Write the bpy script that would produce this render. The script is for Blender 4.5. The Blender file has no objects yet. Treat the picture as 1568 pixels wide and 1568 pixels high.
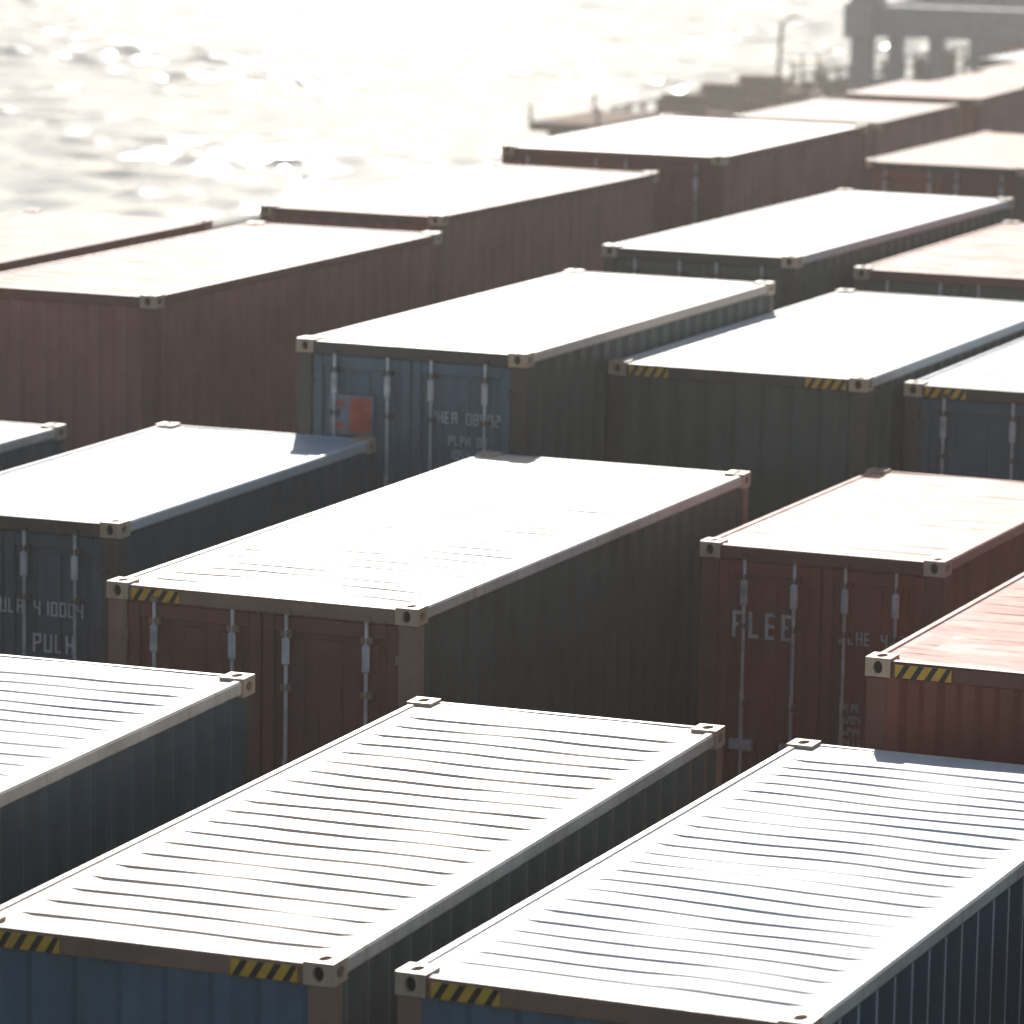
import bpy, math, random
import numpy as np
from mathutils import Vector, Matrix, noise
random.seed(7)
sc=bpy.context.scene
CAMZ=13.1
YAW=math.radians(21.906)
# ---------------------------------------------------------------- materials
def nmat(name):
    m=bpy.data.materials.new(name);m.use_nodes=True
    nt=m.node_tree;b=nt.nodes['Principled BSDF'];return m,nt,b
def paint(name,col,rough=.45,var=.25,dirt=(0.10,0.06,0.04),dirt_amt=.35,streak=True,spec=.5,bump=.15,coat=0.0):
    m,nt,b=nmat(name);N=nt.nodes.new;Lk=nt.links.new
    tc=N('ShaderNodeTexCoord');oi=N('ShaderNodeObjectInfo')
    add=N('ShaderNodeVectorMath');add.operation='ADD';Lk(tc.outputs['Object'],add.inputs[0])
    sc_=N('ShaderNodeVectorMath');sc_.operation='SCALE';sc_.inputs[3].default_value=37.0
    cmb=N('ShaderNodeCombineXYZ')
    for k in range(3): Lk(oi.outputs['Random'],cmb.inputs[k])
    Lk(cmb.outputs[0],sc_.inputs[0]);Lk(sc_.outputs[0],add.inputs[1])
    n1=N('ShaderNodeTexNoise');n1.inputs['Scale'].default_value=1.3;n1.inputs['Detail'].default_value=4;n1.inputs['Roughness'].default_value=.65
    Lk(add.outputs[0],n1.inputs['Vector'])
    mp=N('ShaderNodeMapping');mp.inputs['Scale'].default_value=(6,6,.7) if streak else (1.2,5,3)
    Lk(add.outputs[0],mp.inputs[0])
    n2=N('ShaderNodeTexNoise');n2.inputs['Scale'].default_value=1.6;n2.inputs['Detail'].default_value=6;n2.inputs['Roughness'].default_value=.7
    Lk(mp.outputs[0],n2.inputs['Vector'])
    r1=N('ShaderNodeMapRange');r1.inputs[1].default_value=.3;r1.inputs[2].default_value=.7;r1.inputs[3].default_value=1-var;r1.inputs[4].default_value=1+var
    Lk(n1.outputs[0],r1.inputs[0])
    mul=N('ShaderNodeVectorMath');mul.operation='SCALE';mul.inputs[0].default_value=col
    Lk(r1.outputs[0],mul.inputs[3])
    r2=N('ShaderNodeMapRange');r2.inputs[1].default_value=.52;r2.inputs[2].default_value=.72;r2.inputs[3].default_value=0;r2.inputs[4].default_value=dirt_amt
    Lk(n2.outputs[0],r2.inputs[0])
    mx=N('ShaderNodeMix');mx.data_type='RGBA';Lk(r2.outputs[0],mx.inputs[0]);Lk(mul.outputs[0],mx.inputs[6]);mx.inputs[7].default_value=(*dirt,1)
    Lk(mx.outputs[2],b.inputs['Base Color'])
    r3=N('ShaderNodeMapRange');r3.inputs[1].default_value=.3;r3.inputs[2].default_value=.7;r3.inputs[3].default_value=rough-.07;r3.inputs[4].default_value=rough+.12
    Lk(n2.outputs[0],r3.inputs[0]);Lk(r3.outputs[0],b.inputs['Roughness'])
    b.inputs['Specular IOR Level'].default_value=spec
    if bump:
        bp=N('ShaderNodeBump');bp.inputs['Strength'].default_value=bump;bp.inputs['Distance'].default_value=.02
        Lk(n1.outputs[0],bp.inputs['Height']);Lk(bp.outputs[0],b.inputs['Normal'])
    return m
def simple(name,col,rough=.5,metal=0,spec=.5):
    m,nt,b=nmat(name)
    n=nt.nodes.new('ShaderNodeTexNoise');n.inputs['Scale'].default_value=6;n.inputs['Detail'].default_value=5
    tc=nt.nodes.new('ShaderNodeTexCoord');nt.links.new(tc.outputs['Object'],n.inputs['Vector'])
    r=nt.nodes.new('ShaderNodeMapRange');r.inputs[1].default_value=.3;r.inputs[2].default_value=.7;r.inputs[3].default_value=.65;r.inputs[4].default_value=1.2
    nt.links.new(n.outputs[0],r.inputs[0])
    s=nt.nodes.new('ShaderNodeVectorMath');s.operation='SCALE';s.inputs[0].default_value=col
    nt.links.new(r.outputs[0],s.inputs[3]);nt.links.new(s.outputs[0],b.inputs['Base Color'])
    b.inputs['Roughness'].default_value=rough;b.inputs['Metallic'].default_value=metal
    b.inputs['Specular IOR Level'].default_value=spec
    return m
body={'blue':paint('body_blue',(.085,.155,.20)),'navy':paint('body_navy',(.026,.068,.098)),
 'brown':paint('body_brown',(.19,.062,.038)),'slate':paint('body_slate',(.10,.11,.10)),
 'green':paint('body_green',(.06,.085,.075)),'red':paint('body_red',(.26,.052,.028)),
 'maroon':paint('body_maroon',(.33,.125,.10)),'door_navy':paint('body_door_navy',(.032,.09,.13))}
RD=dict(streak=False,bump=.08)
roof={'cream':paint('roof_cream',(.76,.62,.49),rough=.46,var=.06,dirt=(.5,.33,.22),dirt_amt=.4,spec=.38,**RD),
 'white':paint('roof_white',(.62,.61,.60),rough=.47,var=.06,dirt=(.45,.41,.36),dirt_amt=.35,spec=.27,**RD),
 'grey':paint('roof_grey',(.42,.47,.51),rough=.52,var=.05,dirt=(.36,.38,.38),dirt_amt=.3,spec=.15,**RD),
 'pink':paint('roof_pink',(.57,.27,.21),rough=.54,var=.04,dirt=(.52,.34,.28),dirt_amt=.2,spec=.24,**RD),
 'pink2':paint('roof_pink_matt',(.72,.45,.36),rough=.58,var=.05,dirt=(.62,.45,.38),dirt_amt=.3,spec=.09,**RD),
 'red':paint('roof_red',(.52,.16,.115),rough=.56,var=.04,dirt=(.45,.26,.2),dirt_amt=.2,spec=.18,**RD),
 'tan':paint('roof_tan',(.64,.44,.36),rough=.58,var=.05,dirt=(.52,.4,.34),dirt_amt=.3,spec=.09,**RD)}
frame={'rust':paint('frame_rust',(.30,.18,.12),dirt=(.25,.11,.04),dirt_amt=.6),
 'dark':paint('frame_dark',(.07,.065,.058),dirt=(.2,.09,.04),dirt_amt=.5),
 'redb':paint('frame_redbrown',(.19,.06,.04),dirt=(.2,.09,.04),dirt_amt=.5),
 'blue':paint('frame_blue',(.05,.08,.10),dirt=(.2,.1,.05),dirt_amt=.5)}
casting=paint('casting_steel',(.62,.45,.30),rough=.33,dirt=(.22,.10,.05),dirt_amt=.6,var=.3)
railw=paint('top_rail_pale',(.70,.62,.52),rough=.38,dirt=(.35,.2,.12),dirt_amt=.5)
edge_glint={0:paint('painted_glint_faint',(.16,.17,.17),dirt_amt=.2),1:paint('painted_glint_pale',(.32,.31,.29),dirt_amt=.5),2:paint('painted_glint_red',(.38,.22,.19),dirt_amt=.3),3:paint('painted_glint_white',(.8,.8,.78),dirt_amt=.25)}  # paler paints that put highlight lines into the corrugation rib edges
M_hole=simple('hole_dark',(.01,.01,.01),.9)
M_rod=simple('galvanised_steel',(.65,.66,.65),.35,.2)
M_white=simple('stencil_white',(.62,.62,.60),.6)
M_yel=simple('hazard_yellow',(.80,.45,.04),.5)
M_blk=simple('hazard_black',(.015,.015,.013),.5)
M_logo=simple('logo_red',(.65,.10,.05),.5)
M_logo2=simple('logo_pale',(.25,.28,.32),.5)
# ---------------------------------------------------------------- mesh builder
class MB:
    def __init__(s): s.v=[];s.f=[];s.m=[]
    def poly(s,pts,mi):
        k=len(s.v);s.v+=[tuple(p) for p in pts];s.f.append(tuple(range(k,k+len(pts))));s.m.append(mi)
    def box(s,a,b,mi,c=0.0):
        a=np.array(a,float);b=np.array(b,float)
        if c<=0:
            x0,y0,z0=a;x1,y1,z1=b;k=len(s.v)
            s.v+=[(x0,y0,z0),(x1,y0,z0),(x1,y1,z0),(x0,y1,z0),(x0,y0,z1),(x1,y0,z1),(x1,y1,z1),(x0,y1,z1)]
            for q in ((3,2,1,0),(4,5,6,7),(0,1,5,4),(1,2,6,5),(2,3,7,6),(3,0,4,7)):
                s.f.append(tuple(k+i for i in q));s.m.append(mi)
            return
        c=min(c,min(b-a)*.4)
        def V(sx,sy,sz,ax):
            p=[];
            for i,t in enumerate((sx,sy,sz)):
                v=b[i] if t>0 else a[i]
                if i!=ax: v-=t*c
                p.append(v)
            return tuple(p)
        for ax in range(3):
            o=[i for i in range(3) if i!=ax]
            for sg in (-1,1):
                q=[]
                for t in ((-1,-1),(1,-1),(1,1),(-1,1)):
                    sgn=[0,0,0];sgn[ax]=sg;sgn[o[0]]=t[0];sgn[o[1]]=t[1];q.append(V(*sgn,ax))
                s.poly(q,mi)
        for ax in range(3):
            o=[i for i in range(3) if i!=ax]
            for t in ((-1,-1),(1,-1),(1,1),(-1,1)):
                def mk(e,fa):
                    sgn=[0,0,0];sgn[ax]=e;sgn[o[0]]=t[0];sgn[o[1]]=t[1];return V(*sgn,fa)
                s.poly([mk(-1,o[0]),mk(1,o[0]),mk(1,o[1]),mk(-1,o[1])],mi)
        for sx in(-1,1):
            for sy in(-1,1):
                for sz in(-1,1): s.poly([V(sx,sy,sz,0),V(sx,sy,sz,1),V(sx,sy,sz,2)],mi)
    def cyl(s,p,q,r,mi,n=8):
        p=Vector(p);q=Vector(q);d=(q-p).normalized();a=d.orthogonal().normalized();b=d.cross(a)
        R=[a*math.cos(2*math.pi*i/n)*r+b*math.sin(2*math.pi*i/n)*r for i in range(n)]
        for i in range(n):
            j=(i+1)%n;s.poly([p+R[i],p+R[j],q+R[j],q+R[i]],mi)
        s.poly([p+x for x in R],mi);s.poly([q+x for x in R],mi)
    def grid(s,P,mi,rowmat=None):
        n=len(P);m=len(P[0]);k=len(s.v)
        for r in P: s.v+=[tuple(p) for p in r]
        for i in range(n-1):
            for j in range(m-1):
                s.f.append((k+i*m+j,k+(i+1)*m+j,k+(i+1)*m+j+1,k+i*m+j+1));s.m.append(rowmat[i] if rowmat else mi)
    def holed(s,c,ax,ay,n,w,h,ew,eh,mi,mh,dep=.03,N=16):
        c=Vector(c);ax=Vector(ax);ay=Vector(ay);n=Vector(n)
        ang=[math.pi/4+2*math.pi*i/N for i in range(N)]
        def sq(t):
            x,y=math.cos(t),math.sin(t);k=max(abs(x),abs(y));return x/k,y/k
        outer=[c+ax*(sq(t)[0]*w/2)+ay*(sq(t)[1]*h/2) for t in ang]
        inner=[c+ax*(math.cos(t)*ew/2)+ay*(math.sin(t)*eh/2) for t in ang]
        for i in range(N):
            j=(i+1)%N
            s.poly([outer[i],outer[j],inner[j],inner[i]],mi)
            s.poly([inner[i],inner[j],inner[j]-n*dep,inner[i]-n*dep],mi)
        s.poly([p-n*dep for p in inner],mh)
    def mesh(s,name,mats):
        me=bpy.data.meshes.new(name);me.from_pydata(s.v,[],s.f)
        for m in mats: me.materials.append(m)
        me.polygons.foreach_set('material_index',s.m);me.update();return me
def obj(name,me,loc=(0,0,0),rz=0,parent=None):
    o=bpy.data.objects.new(name,me);sc.collection.objects.link(o)
    o.location=loc;o.rotation_euler=(0,0,rz)
    if parent: o.parent=parent
    return o
H=2.59
def container(W,L,end='corr',rib=.018,pitch=.30,stripes='',labels=(),logo=False,seed=0,wob=.03,detail=1,edge=.006,ew=0):
    # local: x 0..W (left..right), y 0..L (near..far), z 0..H ; slots:0 body,1 roof,2 frame,3 casting,4 rail,5 hole,6 rod,7 white,8 yellow,9 black,10 end body,11 logo,12 logo2,13 painted rib-edge highlight
    B=MB();rnd=random.Random(seed)
    cw,cl,ch=.162,.178,.118
    for ix,x0 in ((0,0),(1,W-cw)):
        for iy,y0 in ((0,0),(1,L-cl)):
            for iz,z0 in ((0,0),(1,H-ch)):
                x1=x0+cw;y1=y0+cl;z1=z0+ch
                if detail and iz==1:
                    B.holed(((x0+x1)/2,(y0+y1)/2,z1),(1,0,0),(0,1,0),(0,0,1),cw,cl,.066,.115,3,5)
                    sy=-1 if iy==0 else 1;ye=y0 if iy==0 else y1
                    B.holed(((x0+x1)/2,ye,(z0+z1)/2),(1,0,0),(0,0,1),(0,sy,0),cw,ch,.06,.08,3,5)
                    sx=-1 if ix==0 else 1;xe=x0 if ix==0 else x1
                    B.holed((xe,(y0+y1)/2,(z0+z1)/2),(0,1,0),(0,0,1),(sx,0,0),cl,ch,.09,.06,3,5)
                    B.poly([(x0,y0,z0),(x1,y0,z0),(x1,y1,z0),(x0,y1,z0)],3)
                    xi=x1 if ix==0 else x0;yi=y1 if iy==0 else y0
                    B.poly([(xi,y0,z0),(xi,y1,z0),(xi,y1,z1),(xi,y0,z1)],3)
                    B.poly([(x0,yi,z0),(x1,yi,z0),(x1,yi,z1),(x0,yi,z1)],3)
                else: B.box((x0,y0,z0),(x1,y1,z1),3,.008)
    for x0 in (.006,W-.006-.14):
        B.box((x0,.008,ch),(x0+.14,.14,H-ch),2,.01)
        B.box((x0,L-.12,ch),(x0+.14,L-.008,H-ch),2,.01)
    for x0 in (.008,W-.068):
        B.box((x0,cl,H-.10),(x0+.06,L-cl,H-.012),4,.012)
        B.box((x0,cl,.02),(x0+.06,L-cl,.17),2,.01)
    B.box((cw,.006,H-.125),(W-cw,.086,H-.016),2,.012)
    B.box((cw,L-.07,H-.11),(W-cw,L-.006,H-.016),4,.012)
    B.box((cw,.006,.02),(W-cw,.09,.16),2,.01)
    B.box((cw,L-.08,.02),(W-cw,L-.006,.16),2,.01)
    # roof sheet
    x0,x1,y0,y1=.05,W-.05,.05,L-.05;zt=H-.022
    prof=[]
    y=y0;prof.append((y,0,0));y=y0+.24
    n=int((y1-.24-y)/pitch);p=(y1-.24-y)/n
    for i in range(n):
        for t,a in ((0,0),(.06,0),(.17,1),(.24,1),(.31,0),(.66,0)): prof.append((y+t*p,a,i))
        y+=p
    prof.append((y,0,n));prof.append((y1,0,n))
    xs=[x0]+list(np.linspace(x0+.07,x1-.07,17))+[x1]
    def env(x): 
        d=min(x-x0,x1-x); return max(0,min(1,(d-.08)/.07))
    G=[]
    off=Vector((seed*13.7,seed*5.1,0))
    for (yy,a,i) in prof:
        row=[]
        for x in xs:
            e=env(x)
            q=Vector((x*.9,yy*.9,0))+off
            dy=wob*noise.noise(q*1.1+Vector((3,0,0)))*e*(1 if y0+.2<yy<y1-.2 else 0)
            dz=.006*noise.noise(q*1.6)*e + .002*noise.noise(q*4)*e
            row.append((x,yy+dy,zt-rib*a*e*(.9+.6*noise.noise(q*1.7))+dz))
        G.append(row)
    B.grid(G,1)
    # side walls
    zb,zt2=.17,H-.10
    for side in (0,1):
        xo=.014 if side==0 else W-.014;sg=1 if side==0 else -1
        ys=cl*.7;ye=L-cl*.7;pp=.278;k=int((ye-ys)/pp);pp=(ye-ys)/k
        pts=[];rm=[]
        for i in range(k):
            b=ys+i*pp
            pts+=[(b,0),(b+.30*pp-edge,0),(b+.30*pp,.05),(b+.50*pp,1),(b+.80*pp,1)];rm+=[0,13,0,0,0]  # narrow face at each rib edge carries the painted highlight
        pts.append((ye,0))
        G=[[(xo+sg*.034*a+ .003*noise.noise(Vector((yy,z,seed+side*9))),yy,z) for z in (zb,1.0,1.7,zt2)] for yy,a in pts]
        B.grid(G,0,rm)
    def endwall(yo,sg,mi):
        pts=[];rm=[];pp=.24;k=int((W-.28)/pp);pp=(W-.28)/k
        for i in range(k):
            b=.14+i*pp
            pts+=[(b,0),(b+.3*pp,0),(b+.3*pp+.006,.05),(b+.5*pp,1),(b+.8*pp,1)];rm+=[mi,13 if ew else mi,mi,mi,mi]  # same painted highlight strip on the end ribs, if switched on
        pts.append((W-.14,0))
        B.grid([[(xx,yo+sg*(.012+.04*a),z) for z in (.14,H-.11)] for xx,a in pts],mi,rm)
    endwall(L,-1,0)
    if end=='corr': endwall(0,1,10)
    else:
        yo=.03;mid=W/2
        for a,b in ((.146,mid-.006),(mid+.006,W-.146)):
            B.box((a,yo+.03,.165),(b,yo+.05,H-.13),10)
            for q in (((a,yo,.165),(a+.09,yo+.028,H-.13)),((b-.09,yo,.165),(b,yo+.028,H-.13))): B.box(*q,10,.008)
            for z in (.165,H-.13-.11): B.box((a+.092,yo+.002,z),(b-.092,yo+.028,z+.11),10,.008)
            w=b-a-.184;k=3
            for i in range(k):
                xx=a+.092+w*(i+.5)/k
                B.box((xx-w/k*.3,yo+.012,.30),(xx+w/k*.3,yo+.03,H-.27),10,.012)
        for xx in (.10,W-.16):
            for z in (.35,.95,1.6,2.2): B.box((xx,-.004,z),(xx+.06,yo+.01,z+.07),2,.006)
        for xx in (.146+.22,mid-.2,mid+.2,W-.146-.22):
            B.cyl((xx,-.005,.14),(xx,-.005,H-.11),.014,6)
            for z in (.2,.75,1.35,1.95,2.32):
                B.box((xx-.04,-.018,z),(xx+.04,yo+.005,z+.05),2,.006)
            B.box((xx-.028,-.03,H-.46),(xx+.028,.004,H-.27),6,.012)
            B.box((xx-.03,-.02,H-.115),(xx+.03,.02,H-.075),2,.006)
            B.box((xx-.09,-.02,1.02),(xx+.09,yo,1.1),6,.006)
            B.cyl((xx,-.025,1.06),(xx,-.03,1.06+.42),.011,6,6)
    def hatch(xa,xb,za,zb_,sl=.05):
        y=-.002
        B.box((xa,y,za),(xb,y+.004,zb_),8)
        k=4;w=(xb-xa)/k
        for i in range(k):
            u=xa+w*(i+.1)
            B.poly([(u,y-.002,za),(u+w*.42,y-.002,za),(min(u+w*.42+sl,xb),y-.002,zb_),(u+sl,y-.002,zb_)],9)
    sw=.36
    if 'L' in stripes: hatch(cw+.03,cw+.03+sw,H-.112,H-.03)
    if 'R' in stripes: hatch(W-cw-.03-sw,W-cw-.03,H-.112,H-.03)
    SEG={'0':'abcdef','1':'bc','2':'abged','4':'fgbc','5':'afgcd','7':'abc','8':'abcdefg','L':'fed','H':'fegbc','U':'fedcb','E':'afged','P':'feabg','A':'feabcg'}
    for (pl,px,pz,rows,wd,chh) in labels:
        for r in range(rows):
            xx=px;end_=px+wd*(1 if r==0 else rnd.uniform(.6,1))
            z1=pz-r*chh*1.5;cnt=0
            while xx<end_:
                cwid=chh*.5;t=cwid*.26
                ch_=rnd.choice('LHUEPA' if cnt<4 and r==0 else '0124578')
                cnt+=1
                if pl=='end':
                    y=.018 if end!='corr' else .003
                    def R(a,b,c,d): B.box((a,y,c),(b,y+.003,d),7)
                else:
                    def R(a,b,c,d): B.box((W-.0125,a,c),(W-.0095,b,d),7)
                if cnt!=5:
                    zt_,zm,zb_=z1,z1-chh/2,z1-chh
                    for sgm in SEG[ch_]:
                        if sgm=='a': R(xx+t,xx+cwid-t,zt_-t,zt_)
                        if sgm=='g': R(xx+t,xx+cwid-t,zm-t/2,zm+t/2)
                        if sgm=='d': R(xx+t,xx+cwid-t,zb_,zb_+t)
                        if sgm=='f': R(xx,xx+t,zm,zt_)
                        if sgm=='e': R(xx,xx+t,zb_,zm)
                        if sgm=='b': R(xx+cwid-t,xx+cwid,zm,zt_)
                        if sgm=='c': R(xx+cwid-t,xx+cwid,zb_,zm)
                xx+=cwid*1.3
    if logo:
        B.box((.31,.016,H-.80),(.72,.020,H-.46),12);B.box((.33,.0125,H-.78),(.47,.0155,H-.48),12);B.box((.50,.0125,H-.78),(.70,.0155,H-.48),11)
        B.box((.35,.010,H-.75),(.45,.012,H-.70),11);B.box((.35,.010,H-.70),(.38,.012,H-.56),11);B.box((.35,.010,H-.56),(.45,.012,H-.51),11)
    return B
allm=lambda b,r,f,rail,eb,glint=0:[body[b],roof[r],frame[f],casting,railw if rail=='pale' else frame[f] if rail=='f' else roof[rail],M_hole,M_rod,M_white,M_yel,M_blk,body[eb],M_logo,M_logo2,edge_glint[glint]]
D=[
(1,-2.74,21.77,-5.74,2.04,6.09,-1.1,1,dict(b='slate',r='cream',f='rust',rail='pale',eb='blue',stripes='LR',rib=.0125,pitch=.27,wob=.035,glint=1,edge=.012)),
(2,-.53,20.95,-5.74,2.13,5.92,.7,1,dict(b='navy',r='white',f='rust',rail='pale',eb='blue',stripes='L',rib=.0095,pitch=.225,wob=.06,glint=3,edge=.026)),
(3,-2.67,28.92,-5.30,2.24,6.48,.2,1.03,dict(b='green',r='cream',f='rust',rail='pale',eb='brown',end='door',stripes='L',rib=.008,pitch=.26,wob=.10)),
(4,-5.16,36.08,-6.00,2.15,5.27,-.7,.92,dict(b='navy',r='grey',f='dark',rail='white',eb='door_navy',end='door',rib=.0045,labels=(('end',.9,1.95,1,.75,.11),('end',1.25,1.70,1,.3,.14),('end',.55,1.45,3,.45,.05)))),
(5,-5.85,21.05,-5.30,2.44,6.06,-2.2,1.03,dict(b='navy',r='white',f='dark',rail='pale',eb='navy',rib=.009,pitch=.25,wob=.08,glint=1,labels=(('side',5.0,1.9,3,.6,.08),))),
(6,-8.15,31.25,-5.30,2.44,6.06,-.3,1.05,dict(b='navy',r='white',f='dark',rail='pale',eb='navy',rib=.006)),
(7,-2.00,40.42,-5.12,2.28,6.66,.8,.93,dict(b='green',r='cream',f='dark',rail='cream',eb='blue',end='door',rib=.006,logo=True,labels=(('end',1.25,2.05,1,.6,.10),('end',1.42,1.85,2,.35,.08)))),
(8,.83,39.02,-5.10,2.40,6.45,.6,.985,dict(b='green',r='white',f='dark',rail='white',eb='green',stripes='LR',rib=.006)),
(9,3.48,39.39,-5.30,2.44,6.06,.1,.97,dict(b='navy',r='grey',f='dark',rail='grey',eb='door_navy',end='door',stripes='L',rib=.006)),
(10,1.56,36.34,-6.24,2.12,4.50,1.0,.908,dict(b='red',r='pink',f='redb',rail='pink',eb='red',end='door',rib=.006,wob=.08,glint=2,labels=(('end',.27,2.08,1,.46,.20),('end',1.12,2.0,1,.64,.10),('end',1.15,1.45,5,.2,.06)))),
(11,2.18,26.77,-5.30,2.44,6.06,.6,1,dict(b='red',r='red',f='redb',rail='pink',eb='red',stripes='L',rib=.005,glint=2)),
(12,-5.52,42.76,-4.93,2.28,6.89,.2,.95,dict(b='maroon',r='pink2',f='redb',rail='f',eb='maroon',rib=.005,glint=2,ew=1)),
(13,-8.12,48.21,-5.30,2.44,6.06,-.4,1,dict(b='maroon',r='pink2',f='redb',rail='f',eb='maroon',rib=.005,glint=2)),
(14,-3.00,51.65,-4.99,2.33,6.74,1.4,.96,dict(b='maroon',r='tan',f='redb',rail='f',eb='maroon',rib=.005,glint=2)),
(15,.87,45.11,-4.71,2.10,7.38,1.3,1,dict(b='green',r='white',f='dark',rail='white',eb='slate',end='door',rib=.005)),
(16,3.72,48.85,-5.30,2.44,6.06,.3,.925,dict(b='navy',r='red',f='redb',rail='pink',eb='slate',end='door',rib=.005)),
(17,-.21,54.71,-4.50,2.90,5.82,-.2,1.03,dict(b='maroon',r='cream',f='redb',rail='f',eb='brown',end='door',rib=.005,glint=2)),
(18,3.58,75.03,-5.61,2.58,4.93,-.7,1,dict(b='maroon',r='tan',f='redb',rail='f',eb='maroon',rib=.005,glint=2)),
(19,4.85,62.95,-5.30,2.44,6.06,.4,1,dict(b='maroon',r='pink2',f='dark',rail='f',eb='brown',end='door',rib=.005,glint=2)),
(20,6.06,83.23,-5.76,2.61,4.19,-2.2,1,dict(b='maroon',r='pink2',f='redb',rail='f',eb='maroon',rib=.005,glint=2)),
(21,8.75,95,-6.3,2.44,6.06,0,1,dict(b='maroon',r='pink2',f='redb',rail='f',eb='brown',rib=.005,glint=2)),
(22,10.6,104,-6.6,2.44,6.06,0,1,dict(b='maroon',r='tan',f='redb',rail='f',eb='maroon',rib=.005,glint=2)),
(23,12.7,123,-7.5,2.44,6.06,0,1,dict(b='navy',r='grey',f='dark',rail='f',eb='navy',rib=.005)),
(24,2.55,19.6,-5.7,2.44,6.06,0,1,dict(b='navy',r='white',f='dark',rail='pale',eb='navy',rib=.012)),
(25,6.5,38.0,-5.3,2.44,6.06,0,1,dict(b='red',r='pink',f='redb',rail='f',eb='red',rib=.006,glint=2)),
(26,5.6,26.2,-5.6,2.44,6.06,0,1,dict(b='navy',r='grey',f='dark',rail='f',eb='navy',rib=.006)),
(27,-9.6,23.2,-5.6,2.44,6.06,0,1,dict(b='red',r='pink',f='redb',rail='f',eb='red',rib=.006,glint=2)),
(28,7.3,60.2,-5.4,2.44,6.06,0,1,dict(b='navy',r='white',f='dark',rail='f',eb='navy',rib=.006)),
(29,-11.5,46.5,-5.6,2.44,6.06,0,1,dict(b='navy',r='grey',f='dark',rail='f',eb='navy',rib=.006)),
]
lows=['navy','brown','slate','red','green','maroon']
for (i,x,y,z,W,L,dy,s,st) in D:
    st=dict(st);mats=allm(st.pop('b'),st.pop('r'),st.pop('f'),st.pop('rail'),st.pop('eb'),st.pop('glint',0))
    W*=s;L*=s
    B=container(W,L,seed=i,detail=1 if y<60 else 0,**st)
    me=B.mesh('container_mesh',mats)
    top=z*s+CAMZ
    a=YAW+math.radians(dy)
    for t in range(3):
        zb=top-H*(t+1)-.012*t
        if t==2: zb=max(zb,0.02)if zb>-0.4 else zb
        if zb<-.6: break
        jx=0 if t==0 else random.uniform(-.02,.02)
        o=obj('shipping_container',me,(x*s+jx,y*s,max(zb,0.0)),-a)
        if t>0:
            nb=random.choice(lows)
            o.material_slots[0].link='OBJECT';o.material_slots[0].material=body[nb]
            o.material_slots[10].link='OBJECT';o.material_slots[10].material=body[nb]
# ---------------------------------------------------------------- ground, quay, water
u=Vector((math.sin(YAW),math.cos(YAW),0));w=Vector((math.cos(YAW),-math.sin(YAW),0))
Q=Vector((-.5,151,0))+w*1.4
def gp(a,b,z=0): p=Q+u*a+w*b; return (p.x,p.y,z)
mg,nt,b=nmat('asphalt')
n=nt.nodes.new('ShaderNodeTexNoise');n.inputs['Scale'].default_value=.6;n.inputs['Detail'].default_value=9
tc=nt.nodes.new('ShaderNodeTexCoord');nt.links.new(tc.outputs['Object'],n.inputs['Vector'])
cr=nt.nodes.new('ShaderNodeValToRGB');cr.color_ramp.elements[0].position=.3;cr.color_ramp.elements[0].color=(.035,.033,.03,1);cr.color_ramp.elements[1].position=.75;cr.color_ramp.elements[1].color=(.085,.08,.072,1)
nt.links.new(n.outputs[0],cr.inputs[0]);nt.links.new(cr.outputs[0],b.inputs['Base Color']);b.inputs['Roughness'].default_value=.9;b.inputs['Specular IOR Level'].default_value=.2
B=MB();B.poly([gp(-400,0),gp(-400,900),gp(2500,900),gp(2500,0)],0)
B.poly([gp(-400,0),gp(2500,0),gp(2500,0,-6),gp(-400,0,-6)],0)
obj('ground',B.mesh('ground',[mg]))
mc=simple('concrete',(.30,.26,.22),.85,spec=.2)
def local(name,B,mats,a,b,rz=0): 
    p=gp(a,b);return obj(name,B.mesh(name,mats),p,-YAW+rz)
B=MB();B.box((.0,-120,.004),(.5,300,.3),0,.04);local('quay_kerb',B,[mc],0,.05)
# water: real wave relief where it can be seen, flat sea beyond
mw,nt,b=nmat('sea_water');Nn=nt.nodes.new;Lk=nt.links.new
b.inputs['Base Color'].default_value=(.07,.125,.16,1);b.inputs['Roughness'].default_value=.10;b.inputs['IOR'].default_value=1.33
tc=Nn('ShaderNodeTexCoord')
n=Nn('ShaderNodeTexNoise');n.inputs['Scale'].default_value=2.2;n.inputs['Detail'].default_value=2;Lk(tc.outputs['Object'],n.inputs['Vector'])
bp=Nn('ShaderNodeBump');bp.inputs['Strength'].default_value=1;bp.inputs['Distance'].default_value=.012;Lk(n.outputs[0],bp.inputs['Height']);Lk(bp.outputs[0],b.inputs['Normal'])
rng=np.random.default_rng(5)
X0,X1,Y0,Y1,ST=-62.0,62.0,98.0,400.0,.36
nx=int((X1-X0)/ST)+1;ny=int((Y1-Y0)/ST)+1
gx,gy=np.meshgrid(np.linspace(X0,X1,nx),np.linspace(Y0,Y1,ny))
Z=np.zeros_like(gx)
K=50
for k in range(K):
    lam=1.3*(7.5/1.3)**rng.random()
    th=math.radians(-75)+rng.normal(0,.75)
    kk=2*math.pi/lam
    amp=.142*math.sqrt(2.0/K)/kk
    ph=rng.random()*6.283
    Z+=amp*np.sin(kk*(gx*math.cos(th)+gy*math.sin(th))+ph)
G1=np.zeros_like(gx)
for k in range(14):
    lam=18+45*rng.random();th=rng.random()*6.283
    G1+=np.sin(2*math.pi/lam*(gx*math.cos(th)+.35*gy*math.sin(th))+rng.random()*6.283)
Z*=np.clip(.9+.16*G1/2.0+.004*np.clip(gx+12,-20,10),.4,1.4)
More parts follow.
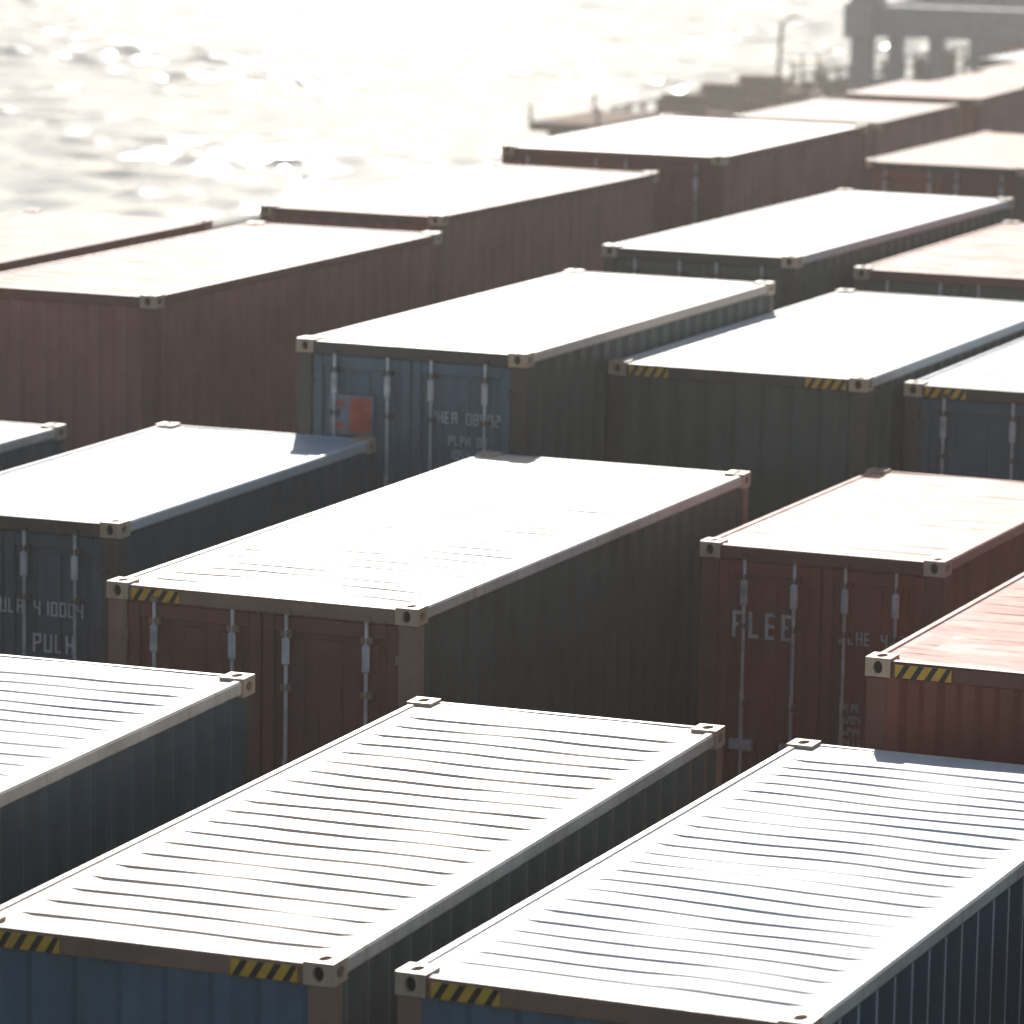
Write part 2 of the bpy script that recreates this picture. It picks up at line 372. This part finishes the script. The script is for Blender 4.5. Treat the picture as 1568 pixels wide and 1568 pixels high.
ed=np.minimum(np.minimum(gx-X0,X1-gx),np.minimum(gy-Y0,Y1-gy));Z*=np.clip(ed/6,0,1)
co_=np.stack([gx.ravel(),gy.ravel(),Z.ravel()],1)
idx=np.arange(nx*ny).reshape(ny,nx)
fc=np.stack([idx[:-1,:-1].ravel(),idx[:-1,1:].ravel(),idx[1:,1:].ravel(),idx[1:,:-1].ravel()],1)
base=len(co_)
outer=np.array([(-6000,-500,0),(6000,-500,0),(6000,12000,0),(-6000,12000,0),(X0,Y0,0),(X1,Y0,0),(X1,Y1,0),(X0,Y1,0)],float)
co_=np.concatenate([co_,outer]);fl=fc.tolist()
o=base
fl+=[(o,o+1,o+5,o+4),(o+1,o+2,o+6,o+5),(o+2,o+3,o+7,o+6),(o+3,o,o+4,o+7)]
me=bpy.data.meshes.new('sea_water');me.from_pydata(co_.tolist(),[],fl);me.materials.append(mw)
me.polygons.foreach_set('use_smooth',[True]*len(me.polygons));me.update()
obj('sea_water',me,(0,0,-2.5))
# ---------------------------------------------------------------- quay equipment
mst=simple('crane_steel_grey',(.26,.30,.34),.6,spec=.3);mdk=simple('dark_steel',(.08,.06,.045),.7,spec=.2);myl=simple('machine_yellow',(.65,.34,.05),.6,spec=.3);mgl=simple('cab_glass',(.03,.04,.05),.1);mty=simple('tyre_rubber',(.02,.02,.02),.8);mrb=simple('rusty_brown',(.20,.10,.06),.85,spec=.15)
mrk=simple('crate_wood',(.30,.17,.10),.85,spec=.15)
B=MB()
for x in (3.0,17.0):
    B.box((x,0,2.9),(x+1.2,20,4.3),0,.05)
    for y in (.6,18.2): B.box((x+.02,y,4.3),(x+1.18,y+1.3,30),0,.05)
    for y in (0.4,17.4):
        B.box((x+.1,y,.75),(x+1.1,y+2.1,1.3),0,.05);B.box((x+.1,y+.3,1.3),(x+.8,y+1.5,2.9),0,.03)
        for k in range(3): B.cyl((x+.35,y+.35+k*.7,.42),(x+.85,y+.35+k*.7,.42),.36,1,14)
for x in (4.6,6.3,8.6): B.box((x,.9,0.02),(x+.55,1.5,2.95),0,.03)
for y in (.6,18.2):
    B.box((4.2,y,2.95),(17,y+1.1,4.2),0,.05)
    B.box((4.2,y+.1,16),(17,y+1.2,17.5),0,.05)
    B.box((2,y+.1,30),(20,y+1.2,31.8),0,.05)
for k in range(12): B.cyl((4.6+k,.62,4.2),(4.6+k,.62,5.1),.03,0,6)
B.cyl((4.4,.62,5.1),(16.8,.62,5.1),.03,0,6);B.cyl((4.4,.62,4.65),(16.8,.62,4.65),.03,0,6)
B.box((-36,8.8,31.8),(34,11.2,34),0,.1)
B.box((3.2,9,34),(4.4,10.8,48),0,.1);B.box((-4,8.2,27),(0,11.4,30.6),0,.2)
for s in (-34,-18): B.cyl((3.8,9.9,47.5),(s,9.9,34),.15,0)
B.cyl((3.8,9.9,47.5),(30,9.9,34),.15,0)
local('quay_crane',B,[mst,mdk],31,-2.4)
B=MB()
for k in range(30):
    y=k*1.5;B.box((-.06,y-.06,.3),(.06,y+.06,1.7),0)
    if k%5!=3 and k<29: B.box((-.02,y+.1,.35),(.02,y+1.4,1.25 if k%3 else 1.5),0)
for z in (.65,1.2,1.62): B.cyl((0,0,z),(0,43.5,z),.05,0,6)
local('quay_railing',B,[mrb],6,.3)
B=MB();B.box((-.25,-.25,0),(.25,.25,.6),1,.03);B.cyl((0,0,.6),(0.15,0,3.9),.08,0,10);B.cyl((.15,0,3.9),(.5,0,4.1),.05,0,8);B.box((.4,-.12,4.05),(.9,.12,4.18),0,.03)
local('street_lamp',B,[mdk,mc],22,.9)
def truck(box=False):
    B=MB()
    B.box((.1,0,.9),(2.4,1.9,2.9),0,.12);B.box((.25,-.02,1.75),(2.25,.02,2.6),1,.01);B.box((.08,.4,1.8),(.12,1.4,2.5),1,.01);B.box((2.38,.4,1.8),(2.42,1.4,2.5),1,.01)
    B.box((.3,-.1,.45),(2.2,.1,.9),2,.04);B.box((.5,1.9,.8),(2.0,9,1.05),2,.03)
    for y in (.95,3.2,7.2,8.4):
        for x in (.1,2.1): B.cyl((x,y,.5),(x+.3,y,.5),.5,3,18)
    if box: B.box((.03,2.5,1.07),(2.46,8.9,3.4),4,.05)
    return B
local('container_truck',truck(True),[mrb,mgl,mdk,mty,mrb],44,7.6)
B=MB();B.box((0,0,.35),(1.3,2.2,1.1),0,.08);B.box((.1,1.5,1.1),(1.2,2.2,1.35),0,.06)
for x in (.08,1.14):
    for y in (.35,1.9): B.box((x,y-.04,1.1),(x+.08,y+.04,2.2),2)
B.box((.05,.3,2.2),(1.25,1.95,2.27),0,.02)
for x in (.3,.9): B.box((x,-.22,.1),(x+.1,-.1,2.6),2);B.box((x,-1.3,.1),(x+.12,-.22,.15),2)
B.box((.25,-.2,1.0),(1.05,-.12,1.08),2);B.box((.4,.9,1.1),(.9,1.4,1.5),3,.05)
for x in (-.03,1.08):
    for y in (.35,1.8): B.cyl((x,y,.33),(x+.25,y,.33),.33,3,16)
local('forklift',B,[myl,mgl,mdk,mty],24.5,.7,.4)
B=MB();B.box((0,0,1.45),(2.5,6,1.75),0,.03)
for y in (1.2,2.4): 
    for x in (.05,2.05): B.cyl((x,y,.45),(x+.35,y,.45),.45,1,18)
for x in (.3,2.1): B.box((x,4.8,.05),(x+.12,4.95,1.45),0,.02);B.box((x-.1,4.7,0.005),(x+.22,5.05,.06),0)
for x in (.3,2.0): B.box((x,1.0,.5),(x+.2,2.6,1.45),0)
for y in (0,5.9):
    B.box((0,y,1.75),(.1,y+.1,2.3),0,.01);B.box((2.4,y,1.75),(2.5,y+.1,2.3),0,.01)
local('flatbed_trailer',B,[mrb,mty],-3,.7)
for k in range(9):
    B=MB();B.cyl((0,0,0),(0,0,.5),.2,0,14);B.cyl((0,0,.5),(0,0,.68),.32,0,14);local('mooring_bollard',B,[mdk],-6+k*7,.95)
rc=random.Random(3)
for k,(a,bb,h) in enumerate(((5.5,1.6,1.5),(7.6,1.5,2.1),(9.7,1.9,1.3),(12.0,1.4,2.2),(14.2,1.8,1.5),(15.8,1.5,2.3),(18.3,1.7,1.6),(20.3,1.5,1.2),(34,5,1.4),(38,4.4,1.2))):
    B=MB()
    B.box((0,0,.15),(1.3,1.1,h),0,.03)
    for t in range(5): B.box((-.02,t*.22,.16),(-.001,t*.22+.17,h-.01),0)
    for t in (0,.45,.95): B.box((0,t,0),(1.3,t+.15,.15),1)
    for z in (.4,h-.25): B.box((-.03,-.012,z),(1.33,-.001,z+.08),1)
    local('dock_crate',B,[mrk,mdk],a,bb,rc.uniform(-.25,.25))
for a,bb,c,r in ((40,4.6,'red','red'),(52,16,'maroon','tan'),(66,22,'red','pink'),(75,26,'navy','grey'),(84,22,'red','red')):
    B=container(2.44,6.06,detail=0,rib=.005,seed=a);mm=B.mesh('container_mesh',allm(c,r,'redb','f',c,2))
    p=gp(a,bb);obj('shipping_container',mm,p,-YAW)
    if a>40: obj('shipping_container',mm,(p[0],p[1],2.6),-YAW)
# ---------------------------------------------------------------- haze volume
mh=bpy.data.materials.new('sea_haze');mh.use_nodes=True;nt=mh.node_tree;nt.nodes.clear()
o_=nt.nodes.new('ShaderNodeOutputMaterial');vs=nt.nodes.new('ShaderNodeVolumeScatter');vs.inputs['Color'].default_value=(1,.96,.91,1);vs.inputs['Density'].default_value=.001;vs.inputs['Anisotropy'].default_value=.7
nt.links.new(vs.outputs[0],o_.inputs['Volume'])
B=MB();B.box((-400,-40,-8),(400,900,22),0);obj('haze',B.mesh('haze',[mh]))
# ---------------------------------------------------------------- light
EL=math.radians(28);AZ=math.radians(-1.0)
wd=bpy.data.worlds.new('World');sc.world=wd;wd.use_nodes=True;nt=wd.node_tree
sk=nt.nodes.new('ShaderNodeTexSky');sk.sky_type='NISHITA';sk.sun_disc=False;sk.sun_elevation=EL;sk.sun_rotation=AZ;sk.dust_density=1.0
bg=nt.nodes['Background'];bg.inputs[1].default_value=.09;nt.links.new(sk.outputs[0],bg.inputs[0])
sd=Vector((math.sin(AZ)*math.cos(EL),math.cos(AZ)*math.cos(EL),math.sin(EL)))
sl=bpy.data.lights.new('sun','SUN');sl.energy=4.8;sl.angle=math.radians(.5);sl.color=(1,.95,.875)
so=bpy.data.objects.new('sun',sl);sc.collection.objects.link(so);so.rotation_euler=sd.to_track_quat('Z','Y').to_euler();so.location=(0,0,60)
# ---------------------------------------------------------------- camera
cam=bpy.data.cameras.new('camera');co=bpy.data.objects.new('camera',cam);sc.collection.objects.link(co);sc.camera=co
cam.sensor_width=36;cam.lens=6816/1568*36;cam.clip_end=20000;cam.clip_start=.5
p=math.radians(9.414);r=math.radians(-.958)
fw=Vector((0,math.cos(p),-math.sin(p)));up=Vector((0,math.sin(p),math.cos(p)));X=Vector((1,0,0))
rt=X*math.cos(r)-up*math.sin(r);uv=X*math.sin(r)+up*math.cos(r)
M=Matrix((rt,uv,-fw)).transposed().to_4x4();M.translation=Vector((0,0,CAMZ));co.matrix_world=M
cam.dof.use_dof=True;cam.dof.focus_distance=27;cam.dof.aperture_fstop=2.4
sc.view_settings.view_transform='Standard'
sc.view_settings.look='None'
